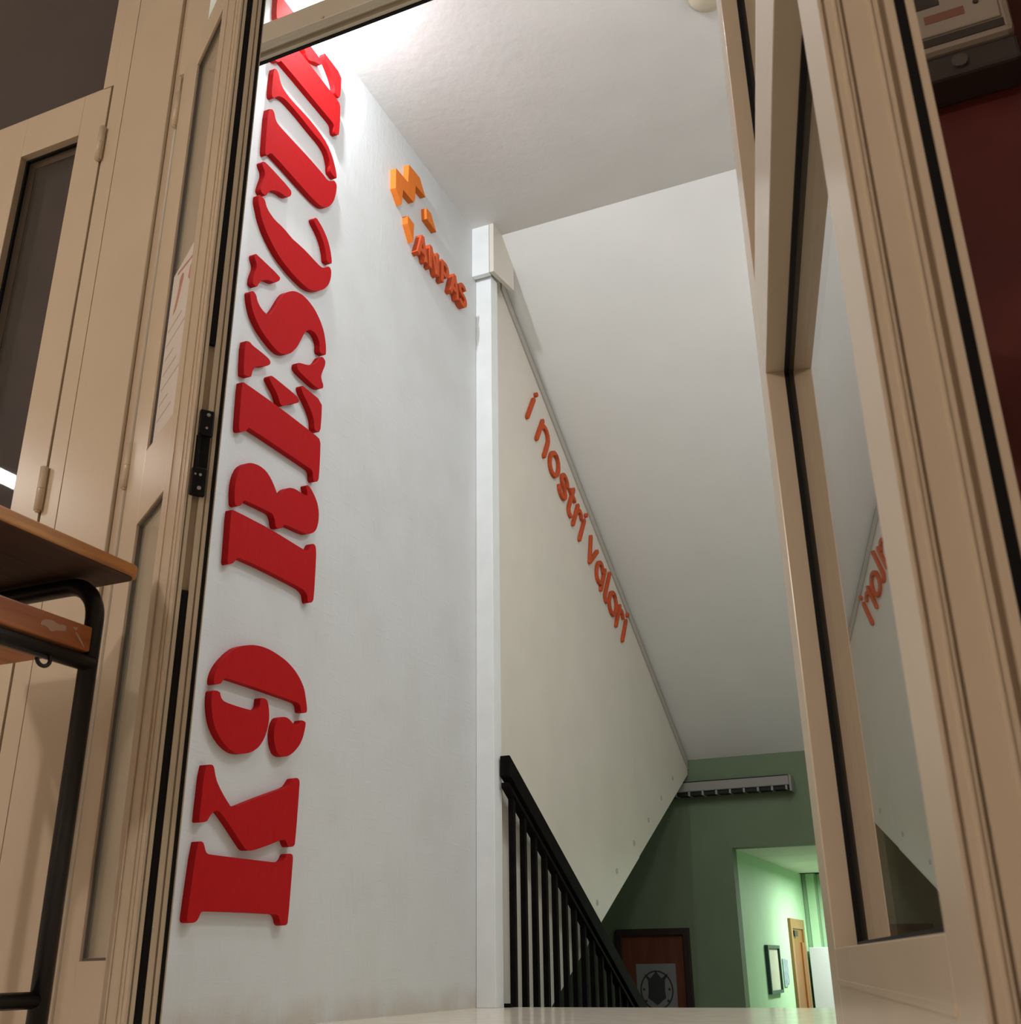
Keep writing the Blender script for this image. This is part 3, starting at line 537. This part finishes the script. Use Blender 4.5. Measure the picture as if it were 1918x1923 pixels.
d2 = leaf('door_2', 'wide cream glazed door leaf on the right, opened towards the viewer', (-0.208, 1.4525, 0), R(-78.3), 0.0, 0.120, 0.884, 0.955, 0.054, 0.031,
          [(0.002, 0.004, 0.003), (0.0125, 0.0145, 0.004), (0.034, 0.038, 0.006), (0.043, 0.049, 0.005)], [(0.0, 0.060, 1.078), (0.0, 0.060, 1.995)])
box('edge_seal', 0.950, 0.9555, 0.0432, 0.0488, 0.012, 2.09, 'rubber', d2)
box('edge_bead', 0.955, 0.9562, 0.0085, 0.0100, 0.012, 2.09, 'cream', d2)
box('edge_bead', 0.955, 0.9562, 0.0285, 0.0300, 0.012, 2.09, 'cream', d2)
box('rail_groove', 0.12, 0.884, -0.0012, 0.0, 0.124, 0.129, 'cream', d2)

# ------------------------------------------------------------------ school desk
dk = thing('school_desk', 'worn school desk with brown top and black tube legs', 'desk', (-1.18, 1.255, 0))
LX, LY = -0.032, -0.055
cr = [(-0.54, -0.70), (-0.54, 0.0)] + [(-0.02 + 0.02 * math.sin(R(a)), -0.02 + 0.02 * math.cos(R(a))) for a in range(0, 91, 15)] + [(0.0, -0.70)]
top = prism('desktop', cr, 'z', 0.722, 0.742, 'desk_top', dk, 0.0025)
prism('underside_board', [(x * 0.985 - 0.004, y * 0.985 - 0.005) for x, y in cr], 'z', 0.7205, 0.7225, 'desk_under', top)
def uframe(y):
    pts = [(LX, y, 0.012), (LX, y, 0.645)] + [(LX - 0.06 + 0.06 * math.cos(R(a)), y, 0.645 + 0.06 * math.sin(R(a))) for a in range(10, 91, 10)]
    x2 = -0.47
    pts += [(x2 + 0.06, y, 0.705)] + [(x2 + 0.06 - 0.06 * math.sin(R(a)), y, 0.645 + 0.06 * math.cos(R(a))) for a in range(10, 91, 10)] + [(x2, y, 0.012)]
    f = tube('leg_frame', pts, 0.0140, 'black_metal', dk, 16)
    for x in (LX, x2): tube('foot_cap', [(x, y, 0.0), (x, y, 0.03)], 0.0165, 'rubber', f)
uframe(LY); uframe(-0.62)
for x in (LX, -0.47):
    tube('stretcher', [(x, LY, 0.112), (x, -0.62, 0.112)], 0.011, 'black_metal', dk)
    tube('shelf_rail', [(x + (0.004 if x == LX else 0), LY, 0.574), (x + (0.004 if x == LX else 0), -0.62, 0.574)], 0.0125, 'black_metal', dk)
sh = box('shelf', -0.455, -0.016, -0.60, LY - 0.016, 0.5875, 0.626, 'shelf', dk, 0.003)
for p in ([(-0.168, 0.612), (-0.150, 0.616), (-0.140, 0.612), (-0.124, 0.615), (-0.122, 0.606), (-0.140, 0.603), (-0.150, 0.598), (-0.158, 0.604), (-0.172, 0.603)], [(-0.112, 0.616), (-0.100, 0.618), (-0.104, 0.611)], [(-0.106, 0.610), (-0.101, 0.610), (-0.082, 0.592), (-0.085, 0.591)]):
    prism('scuff', chaikin(p, 2), 'x', -0.0163, -0.0155, 'chalk', sh)
tube('bag_hook', [(-0.020, -0.142, 0.566)] + [(-0.017, -0.154 + 0.012 * math.cos(R(a)), 0.557 - 0.010 * math.sin(R(a))) for a in range(0, 181, 20)], 0.003, 'black_metal', dk, 8)

# ------------------------------------------------------------------ electric box on the red wall
eb = thing('electric_box', 'grey beige plastic electric box on the dark red wall', 'electric box', (0.15, YD, 1.45))
box('housing', -0.10, 0.083, -0.080, 0.0, -0.006, 0.36, 'plastic', eb, 0.010)
box('bottom_tray', -0.085, 0.085, -0.068, 0.0, -0.052, -0.006, 'plastic_dark', eb, 0.006)
box('cover_frame', -0.07, 0.068, -0.084, -0.079, 0.022, 0.34, 'plastic', eb, 0.002)
box('painted_shadow_strip', -0.075, 0.070, -0.0815, -0.079, 0.004, 0.019, 'plastic_dark', eb)  # dark strip standing in for the shading along the cover edge
box('label_strip', -0.038, 0.020, -0.0848, -0.0835, 0.046, 0.062, 'rust_print', eb)
box('meter_window', -0.052, -0.012, -0.0850, -0.0835, 0.078, 0.14, 'plastic_dark', eb)
prism('screw', arc((0.038, 0.062), 0.004, 0, 330, 9), 'y', -0.0865, -0.0835, 'plastic_dark', eb)
prism('cable_gland', arc((0.0, -0.030), 0.012, 0, 330, 11), 'y', -0.074, -0.066, 'plastic_mid', eb)

# ------------------------------------------------------------------ ceiling fitting over the landing
dt = thing('ceiling_detector', 'small round cream fitting on the flat ceiling beside the right door leaf', 'smoke detector', (-0.453, 2.981, ZC))
V, F = [], []
prof = [(0.072, 0.0), (0.072, -0.016), (0.062, -0.030), (0.040, -0.042), (0.018, -0.046)]
for r, z in prof:
    for k in range(24): V.append((r * math.cos(2 * math.pi * k / 24), r * math.sin(2 * math.pi * k / 24), z))
for i in range(len(prof) - 1):
    for k in range(24): F.append((i * 24 + k, i * 24 + (k + 1) % 24, (i + 1) * 24 + (k + 1) % 24, (i + 1) * 24 + k))
F.append(tuple(range(23, -1, -1))); F.append(tuple(range(96, 120)))
obj('dome', V, F, 'detector', dt, True)
tube('base_ring', [(0, 0, -0.012), (0, 0, -0.002)], 0.078, 'detector', dt, 24)

# ------------------------------------------------------------------ lower hall: luminaire, framed board
lm = thing('wall_luminaire', 'unlit long luminaire with dark louvres on the green wall', 'lamp', (-1.60, YG, 1.12))
box('housing', -0.42, 0.495, -0.10, 0.0, 0.026, 0.084, 'lamp_white', lm, 0.006)
box('top_channel', -0.42, 0.485, -0.07, 0.0, 0.084, 0.094, 'dark', lm)
box('end_cap', 0.495, 0.510, -0.105, 0.0, -0.012, 0.086, 'lamp_white', lm, 0.004)
box('louvre_void', -0.42, 0.49, -0.085, -0.005, 0.004, 0.026, 'dark', lm)
for i in range(11):
    box('louvre_fin', -0.41 + 0.088 * i, -0.398 + 0.088 * i, -0.098, -0.003, 0.000, 0.026, 'lamp_white', lm)
bd = thing('framed_board', 'brown wooden board in a dark frame with an emblem sheet, on the green wall', 'notice board', (-2.06, YG, -0.62))
for b in ((-0.237, -0.200, -0.04, 0, 0.0, 0.958), (0.197, 0.234, -0.04, 0, 0.0, 0.958), (-0.200, 0.197, -0.04, 0, 0.918, 0.958), (-0.200, 0.197, -0.04, 0, 0, 0.05)):
    box('frame_bar', *b, 'dark_frame', bd, 0.002)
box('backing_board', -0.20, 0.197, -0.022, 0, 0.05, 0.918, 'brown_board', bd)
pp = box('emblem_sheet', -0.118, 0.135, -0.0235, -0.022, 0.40, 0.755, 'paper', bd)
ring_o = [(0.008 + 0.105 * math.cos(R(a)), 0.605 + 0.112 * math.sin(R(a))) for a in range(0, 360, 10)]
ring_i = [(0.008 + 0.096 * math.cos(R(a)), 0.605 + 0.103 * math.sin(R(a))) for a in range(0, 360, 10)]
n = len(ring_o); V = [(x, y, z) for y in (-0.0246, -0.0235) for x, z in ring_o] + [(x, y, z) for y in (-0.0246, -0.0235) for x, z in ring_i]
F = []
for i in range(n):
    j = (i + 1) % n; F += [(i, j, 2 * n + j, 2 * n + i), (i, j, n + j, n + i), (2 * n + i, 2 * n + j, 3 * n + j, 3 * n + i)]
obj('print_ring', V, F, 'print', pp)
crest = [(-0.045, 0.66), (-0.07, 0.70), (-0.028, 0.672), (-0.012, 0.69), (0.008, 0.712), (0.026, 0.69), (0.042, 0.672), (0.086, 0.70), (0.062, 0.66), (0.06, 0.60), (0.064, 0.56), (0.040, 0.545), (0.008, 0.52), (-0.026, 0.545), (-0.05, 0.56), (-0.044, 0.60)]
prism('print_crest', crest, 'y', -0.0246, -0.0235, 'print', pp)
for x, z in ((-0.074, 0.61), (0.088, 0.61), (-0.062, 0.545), (0.077, 0.545)):
    prism('print_dot', arc((x, z), 0.008, 0, 320, 8), 'y', -0.0246, -0.0235, 'print', pp)

# ------------------------------------------------------------------ corridor things
xl = -1.517
od = thing('door_4', 'orange wooden door in the light green corridor wall', 'door', (xl, 9.005, ZL), kind=S)
for b in ((0, 0.022, -0.305, -0.235, 0, 1.965), (0, 0.022, 0.235, 0.305, 0, 1.965), (0, 0.022, -0.235, 0.235, 1.895, 1.965)):
    box('frame_board', *b, 'door_frame_wood', od, 0.002)
box('door_panel', 0.0, 0.010, -0.235, 0.235, 0.0, 1.895, 'door_wood', od)
box('door_stop', 0.010, 0.020, 0.12, 0.235, 0.0, 1.80, 'door_wood', od)
box('dark_corner_block', 0.010, 0.030, -0.22, -0.08, 1.84, 1.88, 'dark_frame', od)  # small dark block at the top corner of the door
pf = thing('framed_certificate', 'pale certificate in a thin dark frame on the corridor wall', 'picture frame', (xl, 7.935, 0.09))
for b in ((0, 0.025, -0.21, -0.185, -0.15, 0.15), (0, 0.025, 0.185, 0.21, -0.15, 0.15), (0, 0.025, -0.185, 0.185, 0.13, 0.15), (0, 0.025, -0.185, 0.185, -0.15, -0.13)):
    box('frame_bar', *b, 'green_black', pf)
box('certificate', 0, 0.012, -0.185, 0.185, -0.13, 0.13, 'pale_print', pf)
po = thing('wall_poster', 'small blue grey poster between the certificate and the orange door', 'poster', (xl, 8.41, 0.07))
prism('sheet', [(-0.10, -0.10), (0.02, -0.10), (0.02, -0.08), (0.10, -0.08), (0.10, 0.078), (0.02, 0.078), (0.02, 0.085), (-0.10, 0.085)], 'x', 0, 0.006, 'blue_grey', po)
cb = thing('white_cabinet', 'white narrow appliance standing at the corridor end', 'fridge', (-1.40, 9.49, ZL))
box('body', -0.085, 0.066, -0.14, 0.14, 0.0, 1.765, 'fridge', cb, 0.004)
box('door_seal', 0.066, 0.073, -0.135, 0.14, 0.02, 1.76, 'seal', cb)
box('door', 0.073, 0.105, -0.14, 0.14, 0.02, 1.765, 'fridge', cb, 0.004)
box('handle', 0.105, 0.122, -0.12, -0.09, 0.85, 1.5, 'seal', cb, 0.003)
cl = thing('pipe_casing', 'green boxed pipe casing in the corridor corner above the white appliance', 'pipe casing', (-1.45, 9.60, ZL), kind=S)
box('casing', -0.065, 0.045, -0.05, 0.05, 0, 2.33, 'mid_green', cl, 0.004)
box('cover', -0.03, 0.035, -0.055, -0.05, 0, 2.33, 'lime', cl)
hc = thing('hanging_cable', 'thin dark cable hanging from the corridor ceiling', 'cable', (-0.955, 7.35, 0.80))
tube('cable', [(0, 0, 0), (0.005, 0, -0.05), (0.0, 0, -0.09), (0.02, 0.0, -0.20), (0.05, 0, -0.40)], 0.006, 'dark_frame', hc, 8)
box('clip', -0.012, 0.012, -0.012, 0.012, -0.012, 0.0, 'dark_frame', hc)
